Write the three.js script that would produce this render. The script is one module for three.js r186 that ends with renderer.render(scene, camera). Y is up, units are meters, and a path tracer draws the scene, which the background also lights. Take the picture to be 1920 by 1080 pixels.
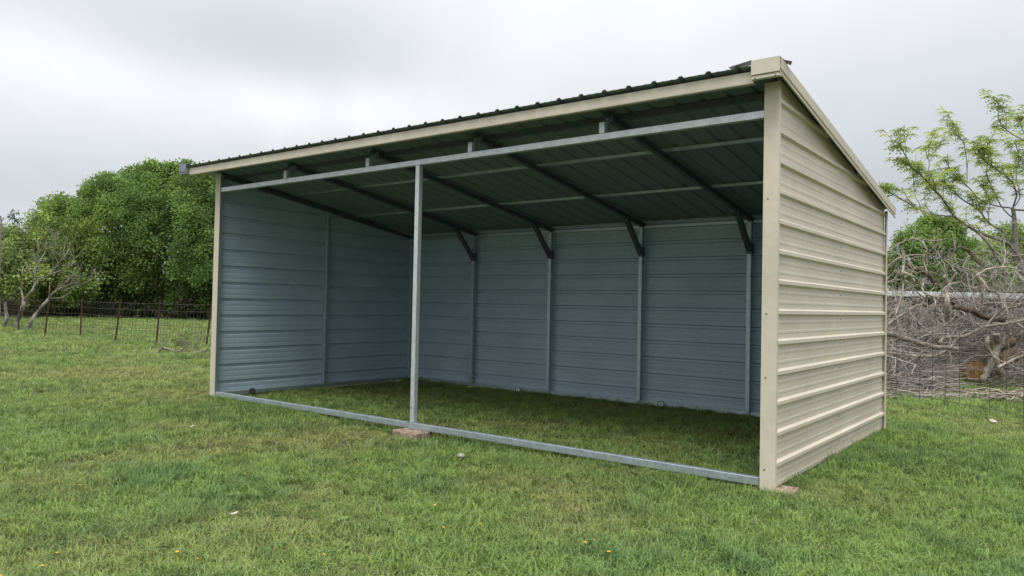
import * as THREE from 'three';
import { RoundedBoxGeometry } from 'three/addons/geometries/RoundedBoxGeometry.js';
import { mergeGeometries } from 'three/addons/utils/BufferGeometryUtils.js';

// ------------------------------------------------------------------ camera, sky, sun, exposure
const scene = new THREE.Scene();
const camera = new THREE.PerspectiveCamera(42.06, 16 / 9, 0.1, 1500);
camera.rotation.order = 'YXZ';
camera.position.set(1.8733, 1.3586, 5.658);
camera.rotation.set(0.0222, 0.6569, 0.0204);
camera.updateMatrixWorld();

const renderer = new THREE.WebGLRenderer({ antialias: true });
renderer.setSize(1024, 576);
renderer.toneMapping = THREE.LinearToneMapping;
renderer.toneMappingExposure = 1.25;
renderer.shadowMap.enabled = true;

// helpers that only compute numbers
function rng(seed) { let s = seed >>> 0; return () => { s = (s + 0x6D2B79F5) >>> 0; let t = s; t = Math.imul(t ^ (t >>> 15), t | 1); t ^= t + Math.imul(t ^ (t >>> 7), t | 61); return ((t ^ (t >>> 14)) >>> 0) / 4294967296; }; }
function hash2(x, y) { let h = Math.imul(x | 0, 374761393) + Math.imul(y | 0, 668265263); h = Math.imul(h ^ (h >>> 13), 1274126177); return ((h ^ (h >>> 16)) >>> 0) / 4294967296; }
function vnoise(x, y) { const xi = Math.floor(x), yi = Math.floor(y); let u = x - xi, v = y - yi; u = u * u * (3 - 2 * u); v = v * v * (3 - 2 * v); const a = hash2(xi, yi), b = hash2(xi + 1, yi), c = hash2(xi, yi + 1), d = hash2(xi + 1, yi + 1); return a + (b - a) * u + (c - a) * v + (a - b - c + d) * u * v; }
function fbm(x, y, o = 4) { let s = 0, a = 0.5, n = 0; for (let i = 0; i < o; i++) { s += a * vnoise(x, y); n += a; x = x * 2.03 + 17.3; y = y * 2.01 + 9.1; a *= 0.5; } return s / n; }
const lerp = (a, b, t) => a + (b - a) * t, clamp = (x, a = 0, b = 1) => Math.min(b, Math.max(a, x)), smooth = (a, b, x) => { const t = clamp((x - a) / (b - a)); return t * t * (3 - 2 * t); };
const V = (x, y, z) => new THREE.Vector3(x, y, z);
const FOC = 1404.6;
function ray(u, v) { return V((u - 960) / FOC, -(v - 540) / FOC, -1).applyQuaternion(camera.quaternion); }
function at(u, v, t) { return ray(u, v).multiplyScalar(t).add(camera.position); }
function onGround(u, v, y = 0) { const d = ray(u, v); return d.multiplyScalar((y - camera.position.y) / d.y).add(camera.position); }

{ // overcast sky: high, streaked cloud, brighter overhead
  const W = 2048, H = 1024, data = new Float32Array(W * H * 4);
  const blob = (u, v, a, su, sv) => { const d = ray(u, v).normalize(); return { d, a, su, sv, r: V(-d.z, 0, d.x).normalize() }; };
  const spots = [blob(20, 105, 0.24, 0.10, 0.035), blob(300, 215, 0.15, 0.22, 0.05), blob(640, 205, 0.26, 0.13, 0.025), blob(860, 110, 0.07, 0.18, 0.05), blob(450, 75, -0.13, 0.16, 0.05),
    blob(150, 320, -0.09, 0.20, 0.025), blob(1050, 30, 0.05, 0.2, 0.06), blob(1500, 60, -0.03, 0.25, 0.08), blob(1680, 390, -0.10, 0.20, 0.07), blob(1900, 250, -0.03, 0.25, 0.12), blob(560, 60, -0.08, 0.12, 0.04), blob(20, 290, 0.06, 0.15, 0.02), blob(90, 395, 0.03, 0.15, 0.02)];
  for (let j = 0; j < H; j++) for (let i = 0; i < W; i++) {
    const el = ((j + 0.5) / H - 0.5) * Math.PI, az = ((i + 0.5) / W - 0.5) * 2 * Math.PI;
    const x = Math.cos(el) * Math.cos(az), y = Math.sin(el), z = Math.cos(el) * Math.sin(az);
    const yy = Math.max(0, y), k = 1 / (yy + 0.22);
    const px = (x * 0.8 + z * 0.6) * k, pz = (-x * 0.6 + z * 0.8) * k;
    const warp = fbm(px * 0.9 + 3, pz * 0.9 + 8, 4) - 0.5;
    let n = fbm(px * 0.75 + warp * 1.6 + 40, pz * 1.7 + warp * 1.2 + 11, 6) - 0.5;
    n += 0.35 * (fbm(px * 2.6 + warp * 3 + 4, pz * 5.0 + warp * 2 + 71, 5) - 0.5);
    let L = 0.57 * (1 + 3.1 * Math.pow(yy, 2.4)) * (1 + 0.24 * n);
    for (const s of spots) { const dot = x * s.d.x + y * s.d.y + z * s.d.z; if (dot < 0.6) continue; const du = (x * s.r.x + z * s.r.z) / s.su, dv = (y - s.d.y) / s.sv; L += 0.62 * s.a * Math.exp(-0.5 * (du * du + dv * dv)) * (1 + 1.1 * n); }
    const w = clamp((L - 0.55) / 0.25), o = (j * W + i) * 4;
    data[o] = L * lerp(0.945, 0.98, w); data[o + 1] = L * lerp(0.995, 1.0, w); data[o + 2] = L * lerp(1.065, 1.03, w); data[o + 3] = 1;
  }
  const sky = new THREE.DataTexture(data, W, H, THREE.RGBAFormat, THREE.FloatType);
  sky.mapping = THREE.EquirectangularReflectionMapping; sky.magFilter = THREE.LinearFilter; sky.minFilter = THREE.LinearFilter; sky.needsUpdate = true;
  scene.background = sky; scene.environment = sky;
}
const sun = new THREE.DirectionalLight(new THREE.Color(1, 0.965, 0.91), 1.5);
sun.position.set(6, 40, 19); sun.target.position.set(-3, 0, -2); sun.castShadow = true; sun.shadow.radius = 42;
Object.assign(sun.shadow.camera, { left: -40, right: 40, top: 40, bottom: -40, near: 1, far: 140 }); sun.shadow.mapSize.set(2048, 2048);
scene.add(sun, sun.target);

// ------------------------------------------------------------------ naming
const used = {};
function numbered(n) { used[n] = (used[n] ?? -1) + 1; return used[n] ? n + '_' + String(used[n]).padStart(3, '0') : n; }
function tag(o, label, category, group, kind) { o.userData = { ...o.userData, label, category }; if (group) o.userData.group = group; if (kind) o.userData.kind = kind; return o; }
function thing(name, label, category, pos = [0, 0, 0], group) { const o = new THREE.Group(); o.name = numbered(name); o.position.set(...pos); scene.add(o); return tag(o, label, category, group); }
function mesh(name, geo, mat, parent = scene) { const m = new THREE.Mesh(geo, mat); m.name = parent === scene ? numbered(name) : name; m.castShadow = m.receiveShadow = true; parent.add(m); return m; }

// ------------------------------------------------------------------ geometry helpers
function boxUV(g) { // uv in metres by the dominant direction of each face's normal
  if (g.index) g = g.toNonIndexed();
  const p = g.attributes.position, n = p.count, uv = new Float32Array(n * 2), a = V(), b = V(), c = V();
  for (let i = 0; i < n; i += 3) {
    a.fromBufferAttribute(p, i); b.fromBufferAttribute(p, i + 1); c.fromBufferAttribute(p, i + 2);
    const m = b.clone().sub(a).cross(c.clone().sub(a)), ax = Math.abs(m.x), ay = Math.abs(m.y), az = Math.abs(m.z);
    [a, b, c].forEach((q, k) => { const o = (i + k) * 2; if (ax >= ay && ax >= az) { uv[o] = q.z; uv[o + 1] = q.y; } else if (ay >= az) { uv[o] = q.x; uv[o + 1] = q.z; } else { uv[o] = q.x; uv[o + 1] = q.y; } });
  }
  g.setAttribute('uv', new THREE.BufferAttribute(uv, 2)); return g;
}
function rbox(w, h, d, x, y, z, r = 0.005) { const g = new RoundedBoxGeometry(w, h, d, 2, Math.min(r, w / 2.2, h / 2.2, d / 2.2)); g.translate(x, y, z); return boxUV(g); }
function span(x0, x1, y0, y1, z0, z1, r) { return rbox(x1 - x0, y1 - y0, z1 - z0, (x0 + x1) / 2, (y0 + y1) / 2, (z0 + z1) / 2, r); }
function bar(p, q, w, h, r = 0.005) { // box from p to q, w across (sideways), h deep
  const d = q.clone().sub(p), L = d.length(); d.normalize();
  const side = Math.abs(d.y) > 0.99 ? V(1, 0, 0) : V(0, 1, 0).cross(d).normalize(), up = d.clone().cross(side).normalize();
  const g = boxUV(new RoundedBoxGeometry(w, h, L, 2, Math.min(r, w / 2.2, h / 2.2)));
  g.applyMatrix4(new THREE.Matrix4().makeBasis(side, up, d).setPosition(p.clone().add(q).multiplyScalar(0.5))); return g;
}
function tube(pts, radii, sides = 6, caps = false) { // tapered tube through points
  const pos = [], nor = [], uv = [], idx = []; let acc = 0, ref = V(0.31, 0.17, 0.93).normalize();
  for (let i = 0; i < pts.length; i++) {
    const d = pts[Math.min(i + 1, pts.length - 1)].clone().sub(pts[Math.max(i - 1, 0)]).normalize();
    if (i) acc += pts[i].distanceTo(pts[i - 1]);
    let s = ref.clone().sub(d.clone().multiplyScalar(ref.dot(d))); if (s.lengthSq() < 1e-4) s = V(1, 0, 0).cross(d); s.normalize(); const t = d.clone().cross(s); ref = s.clone();
    const r = Array.isArray(radii) ? radii[i] : radii;
    for (let k = 0; k <= sides; k++) { const a = k / sides * Math.PI * 2, n = s.clone().multiplyScalar(Math.cos(a)).addScaledVector(t, Math.sin(a)); pos.push(pts[i].x + n.x * r, pts[i].y + n.y * r, pts[i].z + n.z * r); nor.push(n.x, n.y, n.z); uv.push(a / 6.283 * Math.max(0.05, r * 6.28), acc); }
  }
  const m = sides + 1;
  for (let i = 0; i + 1 < pts.length; i++) for (let k = 0; k < sides; k++) { const a = i * m + k; idx.push(a, a + 1, a + m, a + 1, a + m + 1, a + m); }
  if (caps) for (const e of [0, pts.length - 1]) { const d = e ? pts[e].clone().sub(pts[e - 1]).normalize() : pts[0].clone().sub(pts[1]).normalize(), base = pos.length / 3; pos.push(pts[e].x, pts[e].y, pts[e].z); nor.push(d.x, d.y, d.z); uv.push(0, 0);
    for (let k = 0; k <= sides; k++) { const q = (e * m + k) * 3; pos.push(pos[q], pos[q + 1], pos[q + 2]); nor.push(d.x, d.y, d.z); uv.push(0.1, 0.1); }
    for (let k = 0; k < sides; k++) e ? idx.push(base, base + 1 + k, base + 2 + k) : idx.push(base, base + 2 + k, base + 1 + k); }
  const g = new THREE.BufferGeometry();
  g.setAttribute('position', new THREE.Float32BufferAttribute(pos, 3)); g.setAttribute('normal', new THREE.Float32BufferAttribute(nor, 3)); g.setAttribute('uv', new THREE.Float32BufferAttribute(uv, 2)); g.setIndex(idx); return g;
}
function curve(pts, n, wob = 0, R = Math.random) { // smooth path with small kinks
  const c = new THREE.CatmullRomCurve3(pts, false, 'centripetal').getPoints(n);
  if (wob) for (let i = 1; i < c.length; i++) c[i].add(V(R() - 0.5, R() - 0.5, R() - 0.5).multiplyScalar(wob));
  return c;
}
const merge = (gs) => mergeGeometries(gs.map((g) => (g.index ? g.toNonIndexed() : g)));
function triMesh(tris, nor) { const g = new THREE.BufferGeometry(); g.setAttribute('position', new THREE.Float32BufferAttribute(tris, 3)); if (nor) g.setAttribute('normal', new THREE.Float32BufferAttribute(nor, 3)); else g.computeVertexNormals(); return g; }

// ------------------------------------------------------------------ textures and materials
function dataTex(w, h, fn, srgb, rx = 1, ry = 1) {
  const d = new Uint8Array(w * h * 4);
  for (let j = 0; j < h; j++) for (let i = 0; i < w; i++) { const c = fn(i, j); const o = (j * w + i) * 4; d[o] = clamp(c[0]) * 255; d[o + 1] = clamp(c[1]) * 255; d[o + 2] = clamp(c[2]) * 255; d[o + 3] = 255; }
  const t = new THREE.DataTexture(d, w, h); t.wrapS = t.wrapT = THREE.RepeatWrapping; t.magFilter = THREE.LinearFilter; t.minFilter = THREE.LinearMipmapLinearFilter; t.generateMipmaps = true; if (srgb) t.colorSpace = THREE.SRGBColorSpace; t.repeat.set(rx, ry); t.needsUpdate = true; return t;
}
function tnoise(i, j, n, cells, seed, o = 3) { // tileable noise
  let s = 0, a = 0.5, w = 0;
  for (let k = 0; k < o; k++) { const c = cells << k, x = i / n * c, y = j / n * c, xi = Math.floor(x), yi = Math.floor(y); let u = x - xi, v = y - yi; u = u * u * (3 - 2 * u); v = v * v * (3 - 2 * v); const h = (p, q) => hash2((p % c) + seed * 131 + k * 977, (q % c) + seed * 57); s += a * lerp(lerp(h(xi, yi), h(xi + 1, yi), u), lerp(h(xi, yi + 1), h(xi + 1, yi + 1), u), v); w += a; a *= 0.55; }
  return s / w;
}
const galvMap = dataTex(256, 256, (i, j) => { const n = tnoise(i, j, 256, 24, 3, 2), m = tnoise(i, j, 256, 4, 5, 3), v = 0.80 + 0.10 * n + 0.10 * (m - 0.5); return [v * 0.985, v, v * 1.015]; }, true, 2.5, 2.5);
const galvRough = dataTex(256, 256, (i, j) => { const n = tnoise(i, j, 256, 16, 9, 3); const v = 0.42 + 0.2 * n; return [v, v, v]; }, false, 2.5, 2.5);
const paintMap = dataTex(512, 512, (i, j) => { const n = tnoise(i, j, 512, 5, 13, 4), m = tnoise(i, j, 512, 60, 15, 2), v = 0.93 + 0.10 * (n - 0.5) + 0.05 * (m - 0.5); return [v, v * 0.998, v * 0.99]; }, true, 0.45, 0.45);
const waveMap = dataTex(256, 256, (i, j) => { const v = tnoise(i, j, 256, 6, 23, 2); return [v, v, v]; }, false, 0.5, 0.9);
const barkMap = dataTex(256, 256, (i, j) => { const n = tnoise(i, j, 256, 16, 33, 3), m = tnoise(i, j >> 2, 256, 40, 35, 2), v = 0.42 + 0.5 * n * 0.8 + 0.35 * (m - 0.5); return [v, v * 0.97, v * 0.93]; }, true, 3, 2);
const S = (o) => new THREE.MeshStandardMaterial({ side: THREE.DoubleSide, ...o });
const lin = (r, g, b) => new THREE.Color().setRGB(r, g, b);
const M = {
  galv: S({ name: 'galvanised steel', color: lin(0.70, 0.78, 0.80), map: galvMap, roughnessMap: galvRough, roughness: 1, metalness: 0.85 }),
  dull: S({ name: 'frame steel darkened for shade', color: lin(0.17, 0.18, 0.21), map: galvMap, roughnessMap: galvRough, roughness: 1, metalness: 0.5 }),  // shade under the roof put into the steel colour of rafters, braces, sheet ends
  beige: S({ name: 'light stone paint', color: lin(0.665, 0.60, 0.495), map: paintMap, roughness: 0.5, bumpMap: waveMap, bumpScale: 0.0012 }),
  backer: S({ name: 'grey panel backer', color: lin(0.41, 0.52, 0.61), map: paintMap, roughness: 0.42, bumpMap: waveMap, bumpScale: 0.001 }),
  shadedRoofBack: S({ name: 'panel backer darkened for roof shade', color: lin(0.215, 0.26, 0.30), map: paintMap, roughness: 0.5 }),  // same backer as the walls, darkened in colour for the shade under the roof
  galvLight: S({ name: 'bright galvanised steel', color: lin(0.86, 0.88, 0.88), map: galvMap, roughnessMap: galvRough, roughness: 1, metalness: 0.6 }),
  screw: S({ name: 'screw head', color: lin(0.25, 0.24, 0.22), roughness: 0.4, metalness: 0.6 }),
  rust: S({ name: 'rusty steel', color: lin(0.085, 0.04, 0.028), roughness: 0.9, metalness: 0.2 }),
  wire: S({ name: 'weathered wire', color: lin(0.07, 0.06, 0.055), roughness: 0.7, metalness: 0.3 }),
  dark: S({ name: 'black rubber', color: lin(0.02, 0.02, 0.022), roughness: 0.6 }),
  white: S({ name: 'white plastic', color: lin(0.75, 0.77, 0.8), roughness: 0.4 }),
  wood: S({ name: 'sawn wood', color: lin(0.80, 0.64, 0.52), map: barkMap, roughness: 0.9 }),
  deadPale: S({ name: 'bleached bark', color: lin(0.86, 0.79, 0.70), map: barkMap, roughness: 0.95 }),
  deadGrey: S({ name: 'grey dead bark', color: lin(0.58, 0.53, 0.48), map: barkMap, roughness: 0.95 }),
  deadBrown: S({ name: 'brown dead bark', color: lin(0.30, 0.22, 0.165), map: barkMap, roughness: 0.95 }),
  twig: S({ name: 'dead twigs', color: lin(0.9, 0.9, 0.9), roughness: 0.95 }),
  cut: S({ name: 'orange heartwood', color: lin(0.90, 0.54, 0.23), map: barkMap, roughness: 0.85 }),
  bark: S({ name: 'tree bark', color: lin(0.20, 0.175, 0.15), map: barkMap, roughness: 0.95 }),
  leaf: new THREE.MeshPhysicalMaterial({ name: 'foliage', side: THREE.DoubleSide, color: lin(1, 1, 1), roughness: 0.9, transmission: 0.42, thickness: 0, specularIntensity: 0.25 }),
  grass: new THREE.MeshPhysicalMaterial({ name: 'grass blades', side: THREE.DoubleSide, color: lin(1, 1, 1), roughness: 0.85, transmission: 0.35, thickness: 0, specularIntensity: 0.2 }),
  yellow: S({ name: 'yellow petals', color: lin(0.62, 0.40, 0.03), roughness: 0.7 }),
  stem: S({ name: 'green stem', color: lin(0.08, 0.15, 0.04), roughness: 0.8 }),
  litter: S({ name: 'pale dry leaf', color: lin(0.45, 0.42, 0.36), roughness: 0.85 }),
  farRoof: S({ name: 'pale metal roof', color: lin(0.62, 0.64, 0.68), roughness: 0.5 }),
  farWall: S({ name: 'dark shed boards', color: lin(0.06, 0.05, 0.045), roughness: 0.9 }),
};

// ------------------------------------------------------------------ ground
const gy = (x, z) => { const nearShed = smooth(1.2, 3.5, Math.hypot(Math.max(-7.7 - x, 0, x), Math.max(-3.8 - z, 0, z))); return -0.012 + (fbm(x * 0.35 + 50, z * 0.35 + 50, 3) - 0.5) * (0.03 + 0.06 * nearShed) - 0.055 * Math.exp(-(((x + 3.5) / 1.5) ** 2) - ((z - 0.14) / 0.3) ** 2); };
{
  const pos = [], col = [], idx = [], uv = [], N = 150, half = 700;
  const f = (k) => { const t = (k / N) * 2 - 1; return Math.sign(t) * (28 * Math.abs(t) + (half - 28) * Math.pow(Math.abs(t), 6)); };
  for (let j = 0; j <= N; j++) for (let i = 0; i <= N; i++) {
    const x = f(i) - 4, z = f(j) - 2; pos.push(x, gy(x, z) - 0.004, z); uv.push(x, z);
    const n = fbm(x * 0.22 + 5, z * 0.22 + 5, 4), d = smooth(14, 45, Math.hypot(x - 1.9, z - 5.6));
    const dry = clamp((n - 0.45) * 2.5 + 0.25 * d);
    const a = lerp(0.11, 0.21, d), b = lerp(0.15, 0.275, d), c = lerp(0.055, 0.10, d);
    col.push(lerp(a, 0.17, dry * 0.5), lerp(b, 0.165, dry * 0.5), lerp(c, 0.085, dry * 0.5));
  }
  for (let j = 0; j < N; j++) for (let i = 0; i < N; i++) { const a = j * (N + 1) + i; idx.push(a, a + N + 1, a + 1, a + 1, a + N + 1, a + N + 2); }
  const g = new THREE.BufferGeometry(); g.setAttribute('position', new THREE.Float32BufferAttribute(pos, 3)); g.setAttribute('color', new THREE.Float32BufferAttribute(col, 3)); g.setAttribute('uv', new THREE.Float32BufferAttribute(uv, 2)); g.setIndex(idx); g.computeVertexNormals();
  const soil = dataTex(512, 512, (i, j) => { const n = tnoise(i, j, 512, 32, 41, 4), m = tnoise(i, j, 512, 6, 43, 3), v = 0.55 + 0.75 * (n - 0.5) + 0.35 * m; return [v * (1.02 + 0.1 * (m - 0.5)), v, v * 0.95]; }, true, 0.5, 0.5);
  const bmp = dataTex(512, 512, (i, j) => { const v = tnoise(i, j, 512, 40, 47, 3); return [v, v, v]; }, false, 0.6, 0.6);
  const m = mesh('ground', g, S({ name: 'lawn soil', vertexColors: true, map: soil, bumpMap: bmp, bumpScale: 0.03, roughness: 1 }));
  tag(m, 'grassy pasture ground reaching from the lawn to the tree line', 'ground', null, 'structure');
}

// ------------------------------------------------------------------ loafing shed
const W = 7.66, D = 3.76, RIB = 0.2286, Y0 = 0.198;
const roofY = (z) => 3.16 + 0.153 * z;
const shed = thing('loafing_shed', 'open-front beige metal shed with single-slope roof standing on the lawn', 'shed', [0, 0, 0]);
const part = (name, geo, mat = M.galv, label) => { const m = mesh(name, geo, mat, shed); if (label) m.userData.label = label; return m; };
// ribbed sheet profile: tall ribs every nine inches, two low ribs between
function profile(s0, s1, phase, H = 0.025) {
  const pts = [[s0, 0], [s1, 0]];
  for (let k = Math.floor((s0 - phase) / RIB) - 1; k <= (s1 - phase) / RIB + 1; k++) {
    const c = phase + k * RIB;
    for (const [o, h] of [[-0.028, 0], [-0.013, H], [0.013, H], [0.028, 0]]) pts.push([c + o, h]);
    for (const q of [RIB / 3, 2 * RIB / 3]) for (const [o, h] of [[-0.017, 0], [-0.006, 0.0021], [0.006, 0.0021], [0.017, 0]]) pts.push([c + q + o, h]);
  }
  return pts.filter((p) => p[0] >= s0 && p[0] <= s1).sort((a, b) => a[0] - b[0]);
}
function ribbed(rows, ends, outer, inner) { // rows [s, h]; ends(s, h, lift) -> [start, end]
  const tri = [[], []];
  for (let i = 0; i + 1 < rows.length; i++) {
    if (rows[i + 1][0] - rows[i][0] < 1e-6) continue;
    for (const side of [0, 1]) {
      const [a, b] = ends(...rows[i], side ? -0.002 : 0), [c, d] = ends(...rows[i + 1], side ? -0.002 : 0);
      for (const p of side ? [a, b, d, a, d, c] : [a, d, b, a, c, d]) tri[side].push(p.x, p.y, p.z);
    }
  }
  const gs = tri.map((t) => boxUV(triMesh(t))), g = mergeGeometries(gs, true); g.computeVertexNormals();
  return [g, [outer, inner]];
}
{ // side walls, following the roof slope
  const rows = profile(0.02, 3.12, Y0);
  const zb = (y) => Math.min(-0.02, Math.max(-D, (y + 0.03 - 3.16) / 0.153));
  part('side_wall', ...ribbed(rows, (y, h, l) => [V(h + l, y, -0.005), V(h + l, y, zb(y))], M.beige, M.backer), 'beige ribbed right side wall with horizontal ribs');
  part('side_wall', ...ribbed(rows, (y, h, l) => [V(-W - h - l, y, zb(y)), V(-W - h - l, y, -0.005)], M.beige, M.backer), 'left side wall seen from its grey inside');
  part('back_wall', ...ribbed(profile(0.02, 2.56, Y0), (y, h, l) => [V(0, y, -D - h - l), V(-W, y, -D - h - l)], M.beige, M.backer), 'grey inner face of the ribbed back wall');
  const ze = 0.21;
  part('roof', ...ribbed(profile(-7.98, 0.07, 0.0, 0.017), (x, h, l) => [V(x, roofY(-3.88) - 0.022 + h + l, -3.88), V(x, roofY(ze - 0.0164 * x) + 0.004 * x - 0.022 + h + l, ze - 0.0164 * x)], M.beige, M.shadedRoofBack), 'low-slope ribbed metal roof with shade put into its dark underside colour');
}
const T = 0.057, h = T / 2;
// base rails, sill
part('base_rail', span(-W + 0.02, -0.1, 0.028, 0.09, -0.058, -0.001), M.galv, 'galvanised sill across the open front');
part('base_rail', span(-W + 0.02, -0.02, 0.012, 0.07, -D + 0.004, -D + 0.06));
part('base_rail', span(-W + 0.004, -W + 0.06, 0.014, 0.072, -D + 0.06, -0.06));
part('base_rail', span(-0.06, -0.004, 0.014, 0.072, -D + 0.06, -0.06));
// header and eave rails
part('header_beam', span(-W + 0.06, -0.06, 2.822, 2.882, -0.058, -0.001), M.galvLight, 'bright galvanised beam across the top of the opening');
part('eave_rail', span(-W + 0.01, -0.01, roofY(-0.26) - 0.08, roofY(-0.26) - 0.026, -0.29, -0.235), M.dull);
part('wall_rail', span(-W + 0.06, -0.06, 2.455, 2.5, -D + 0.004, -D + 0.06));
// posts
for (const x of [-W + h + 0.006, -h - 0.006]) { part('post', span(x - h, x + h, 0.07, 3.07, -T - 0.002, -0.002)); part('post', span(x - h, x + h, 0.07, 2.5, -D + 0.005, -D + 0.005 + T)); part('post', span(x - h, x + h, 0.07, 2.8, -1.88 - h, -1.88 + h)); }
part('post', span(-3.825, -3.768, 0.091, 2.821, -0.06, -0.003), M.galvLight, 'galvanised upright in the middle of the open front');
part('post_foot', span(-3.87, -3.775, 0.0905, 0.094, -0.05, 0.0), M.screw); part('bolt', new THREE.CylinderGeometry(0.008, 0.008, 0.008, 8).rotateX(Math.PI / 2).translate(-3.797, 0.25, 0.0), M.screw);
const bays = [1, 2, 3, 4].map((k) => -W * k / 5);
const raf = (z) => roofY(z) - 0.022 - 0.034 - h - 0.004;
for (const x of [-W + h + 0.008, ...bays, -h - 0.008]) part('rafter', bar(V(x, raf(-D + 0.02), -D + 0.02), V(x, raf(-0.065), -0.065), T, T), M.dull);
for (const x of bays) {
  part('post', span(x - h, x + h, 0.071, 2.47, -D + 0.062, -D + 0.062 + T));
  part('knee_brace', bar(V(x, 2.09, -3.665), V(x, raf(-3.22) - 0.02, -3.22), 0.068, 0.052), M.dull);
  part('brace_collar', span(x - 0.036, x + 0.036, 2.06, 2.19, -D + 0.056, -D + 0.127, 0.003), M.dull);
  part('hanger', span(x - h, x + h, 2.883, 2.984, -0.059, -0.002), M.galvLight, 'short galvanised hanger above the front beam');
  part('bracket', bar(V(x + 0.036, 2.99, -0.03), V(x + 0.036, raf(-0.14), -0.14), 0.004, 0.05));
}
// purlins: hat channels under the sheet
for (const z of [-1.2, -2.44]) { const y = roofY(z) - 0.026; part('purlin', merge([bar(V(-7.96, y - 0.016, z), V(0.05, y - 0.016, z), 0.038, 0.028, 0.003), bar(V(-7.96, y - 0.0018, z), V(0.05, y - 0.0018, z), 0.085, 0.003, 0.001)])); }
part('purlin', bar(V(-7.95, roofY(0.1) - 0.075, 0.19), V(0.06, roofY(0.1) - 0.05, 0.1), 0.05, 0.03));
// trims
{
  const fy = roofY(0.18);
  const fa = V(-0.118, fy - 0.0915, 0.166), fb = V(-7.91, fy - 0.102, 0.294), dn = V(0, -0.0455, -0.02);
  part('fascia', merge([bar(fb, fa, 0.012, 0.087, 0.003), bar(fb.clone().add(dn), fa.clone().add(dn), 0.052, 0.003, 0.001)]), M.beige, 'long beige fascia trim under the front roof edge');
  const rake = (x, s, short) => { // two-step trim along the sloping edge, s = outward
    const p = (z, dy, dx) => V(x + s * dx, roofY(z) + dy + (short ? -0.02 - 0.01 * (z + 3.9) / 4 : 0), z), zf = short ? 0.34 : 0.222, zb = -3.9;
    const sec = short ? [[-0.05, 0.006], [0.0, 0.006], [0.004, 0], [0, -0.015]] : [[-0.05, 0.006], [0.0, 0.006], [0.004, 0.0], [0.0, -0.072], [-0.014, -0.078], [-0.014, -0.094], [0.0, -0.100], [0.0, -0.112], [-0.012, -0.112]];
    const tri = []; for (let i = 0; i + 1 < sec.length; i++) { const [a, b, c, d] = [p(zf, sec[i][1], sec[i][0]), p(zb, sec[i][1], sec[i][0]), p(zf, sec[i + 1][1], sec[i + 1][0]), p(zb, sec[i + 1][1], sec[i + 1][0])]; for (const q of [a, b, d, a, d, c]) tri.push(q.x, q.y, q.z); }
    return boxUV(triMesh(tri));
  };
  part('rake_trim', rake(0.094, 1), M.beige, 'beige trim along the sloping right roof edge');
  part('rake_trim', rake(-8.0, -1, true), M.beige);
  for (const [x0, x1, m] of [[-0.120, 0.092, M.beige], [-8.03, -7.855, M.shadedRoofBack]]) part('corner_cap', merge([span(x0, x1, fy - 0.094, fy + 0.012, 0.216, 0.226, 0.003), span(x0, x1, fy - 0.110, fy - 0.0945, 0.200, 0.214, 0.003), span(x0, x1, fy - 0.126, fy - 0.1105, 0.177, 0.222, 0.003), span(x0, x1, fy + 0.0125, fy + 0.0155, 0.05, 0.226, 0.001)]).translate(0, x0 > -1 ? 0 : -0.014, x0 > -1 ? 0 : 0.13), m, x0 > -1 ? 'boxed beige end cap at the top right corner' : 'grey end cap at the left end of the roof');
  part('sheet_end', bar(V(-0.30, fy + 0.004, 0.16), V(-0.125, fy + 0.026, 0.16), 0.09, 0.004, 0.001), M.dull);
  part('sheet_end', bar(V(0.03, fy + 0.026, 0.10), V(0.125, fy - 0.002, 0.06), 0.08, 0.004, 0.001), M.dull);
  for (const x of [-0.09, 0.06]) part('screw', new THREE.CylinderGeometry(0.006, 0.006, 0.004, 8).rotateX(Math.PI / 2).translate(x, fy - 0.118, 0.224), M.screw);
  part('corner_trim', merge([span(-0.092, 0.012, 0.0, 3.085, 0.001, 0.012, 0.003), span(0.0095, 0.024, 0.0, 3.09, -0.03, 0.0115, 0.003)]), M.beige, 'wide beige trim on the front right corner');
  part('corner_trim', merge([span(-W - 0.012, -W + 0.095, -0.01, 3.085, 0.001, 0.012, 0.003), span(-W - 0.024, -W - 0.0125, 0, 3.09, -0.06, 0.0115, 0.003)]), M.beige, 'beige trim on the front left corner');
  part('corner_trim', merge([span(0.004, 0.034, 0.0, 2.52, -D - 0.02, -D - 0.005, 0.003), span(0.026, 0.036, 0, 2.52, -D - 0.004, -D + 0.035, 0.003)]), M.beige);
  for (const y of [0.16, 0.85, 1.33, 2.2]) part('screw', new THREE.CylinderGeometry(0.007, 0.007, 0.004, 8).rotateX(Math.PI / 2).translate(-0.055, y, 0.0135), M.screw);
  for (let k = 0; k < 12; k++) for (const z of [-1.88]) part('screw', new THREE.CylinderGeometry(0.006, 0.006, 0.004, 6).rotateZ(Math.PI / 2).translate(0.003, Y0 + RIB * k - 0.06, z), M.screw);
  for (const [x, z] of [[-2.55, 1], [-6.0, 1], [-1.95, 1], [-4.5, 1]]) part('screw', new THREE.CylinderGeometry(0.006, 0.006, 0.004, 6).translate(x, 0.0915, -0.03), M.screw);
}
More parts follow.
